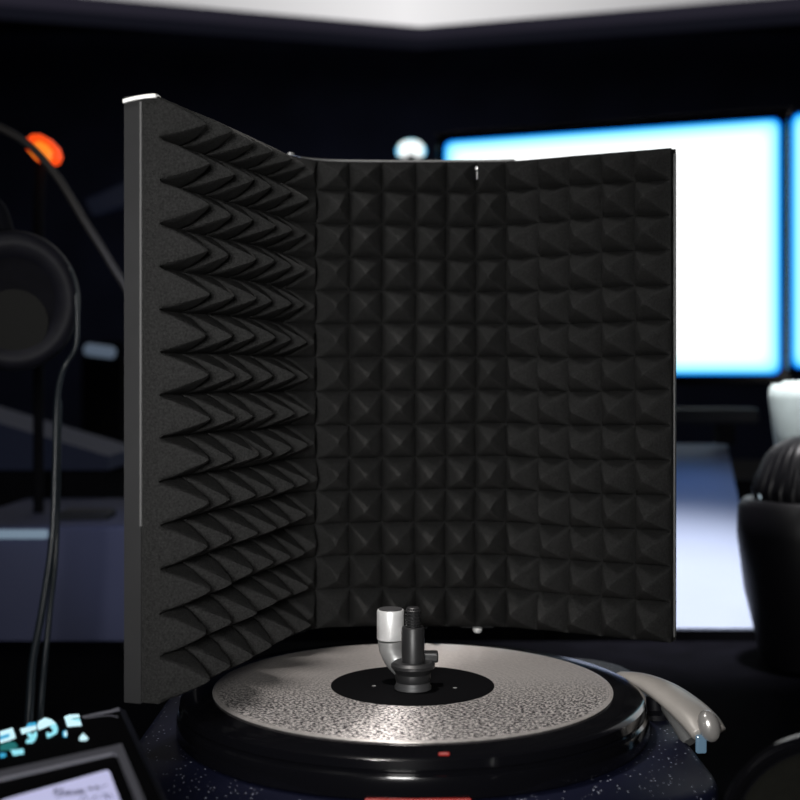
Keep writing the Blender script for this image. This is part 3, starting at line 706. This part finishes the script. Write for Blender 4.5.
# pale jar behind it
Yj = 1.74; jx = at(812, 420, Yj).x; jr = 42/F*Yj
jz = CAMZ-(384-HY)/F*Yj
ja = thing('jar', 'tall pale frosted jar standing behind the black canister', 'jar', (jx, Yj, 0))
jb = CAMZ-(470-HY)/F*Yj
bm = NB(); lathe(bm, [(0, jb), (jr*.72, jb), (jr*.8, jb+.006), (jr*.9, jb+.05), (jr, jz-.02), (jr*.98, jz-.006), (jr*.9, jz), (0, jz)], (jx, Yj, 0), 48); link('vessel', bm, M['jar'], ja, 40)
bm = NB(); lathe(bm, [(0, jz), (jr*.7, jz), (jr*.66, jz+.004), (0, jz+.005)], (jx, Yj, 0), 40); link('lid', bm, M['jar'], ja, 40)
bm = NB(); box(bm, (.637, Yj+.0, jb/2-.0005), (.25, .14, jb-.001), .004); tag(link('pillar_stand', bm, M['matte']), 'black pillar stand under the pale jar', 'stand')
# glossy black round-rimmed speaker at the lower right corner
Yd = .64
dcx = at(853, 858, Yd); dr = 133/F*Yd
dd = thing('round_speaker', 'glossy black round speaker with a raised rim cut off at the lower right corner', 'speaker', (dcx.x, Yd, DESK))
axd = Vector((-.10, -.72, .69)).normalized()
bm = NB(); lathe(bm, [(0, -.042), (dr*.6, -.036), (dr*.9, -.018), (dr*.985, -.004), (dr*1.0, .003), (dr*.985, .008), (dr*.95, .010), (dr*.91, .007), (dr*.89, .001), (0, .001)], dcx, 72, axd); link('housing', bm, M['gloss'], dd, 50)
bm = NB(); lathe(bm, [(0, .0042), (dr*.3, .004), (dr*.84, .0015), (dr*.87, .0012)], dcx, 64, axd); link('grille', bm, M['olive'], dd, 50)
bm = NB(); lathe(bm, [(0, 0), (.045, 0), (.045, .006), (.02, .012), (.018, .075), (0, .075)], (dcx.x+axd.x*-.02, Yd+.022, DESK+.0003), 32); link('foot', bm, M['matte'], dd, 40)

# ---------------------------------------------------------------- lights
def area(name, loc, tgt, size, power, col=(1, 1, 1), sy=None):
    l = bpy.data.lights.new(name, 'AREA'); l.energy = power; l.color = col; l.size = size
    if sy: l.shape = 'RECTANGLE'; l.size_y = sy
    o = bpy.data.objects.new(name, l); COL.objects.link(o); o.location = loc
    o.rotation_euler = (Vector(tgt)-Vector(loc)).to_track_quat('-Z', 'Y').to_euler(); return o
def spot(name, loc, tgt, power, ang, col=(1, 1, 1), rad=.05, blend=1):
    l = bpy.data.lights.new(name, 'SPOT'); l.energy = power; l.color = col; l.spot_size = math.radians(ang); l.spot_blend = blend; l.shadow_soft_size = rad
    o = bpy.data.objects.new(name, l); COL.objects.link(o); o.location = loc
    o.rotation_euler = (Vector(tgt)-Vector(loc)).to_track_quat('-Z', 'Y').to_euler(); return o
k_ = area('key_light', (-.10, -.15, CAMZ+.07), (0, 1.05, CAMZ-.01), .20, 2.5, (1, .99, .97)); k_.data.spread = math.radians(70)
t_ = area('top_light', (-.42, .62, CAMZ+.85), (.08, 1.10, CAMZ), .22, .9, (1, .99, .97)); t_.data.spread = math.radians(80)
spot('record_spot', (-.13, 1.02, CAMZ+.75), (.0095, .962, CAMZ-.2346), 34, 22, (1, .95, .91), .03, .35)  # added lamp with no visible source, brightens only the record
spot('desk_spot', (.40, 1.50, CAMZ+1.0), (.40, 1.76, CAMZ-.3), 430, 33, (1, .97, .98), .05)  # unseen spot added to make the bright patch on the pale desk
spot('blue_underlight', (.50, 2.16, CAMZ+.06), (.50, 2.12, CAMZ-.3), 2.0, 100, (.09, .32, .9), .06)  # unseen spot added above the desk to tint its back blue
spot('cabinet_spot', (-.40, 1.1, CAMZ+.6), (-.33, 1.80, CAMZ-.2), 8, 22, (.55, .65, 1))  # unseen bluish spot added to lift the left cabinet

# ---------------------------------------------------------------- world, camera
w = bpy.data.worlds.new('room_air'); S.world = w; w.use_nodes = True
w.node_tree.nodes['Background'].inputs[0].default_value = (.5, .55, .8, 1); w.node_tree.nodes['Background'].inputs[1].default_value = .0
cd = bpy.data.cameras.new('camera'); co = bpy.data.objects.new('camera', cd); COL.objects.link(co)
co.location = CAM; co.rotation_euler = (math.pi/2, 0, 0)
cd.sensor_width = 36; cd.lens = 36*F/800; cd.shift_y = -(400-HY)/800; cd.clip_start = .01
cd.dof.use_dof = True; cd.dof.focus_distance = .95; cd.dof.aperture_fstop = 6.0
S.camera = co
S.view_settings.view_transform = 'Standard'; S.view_settings.look = 'None'
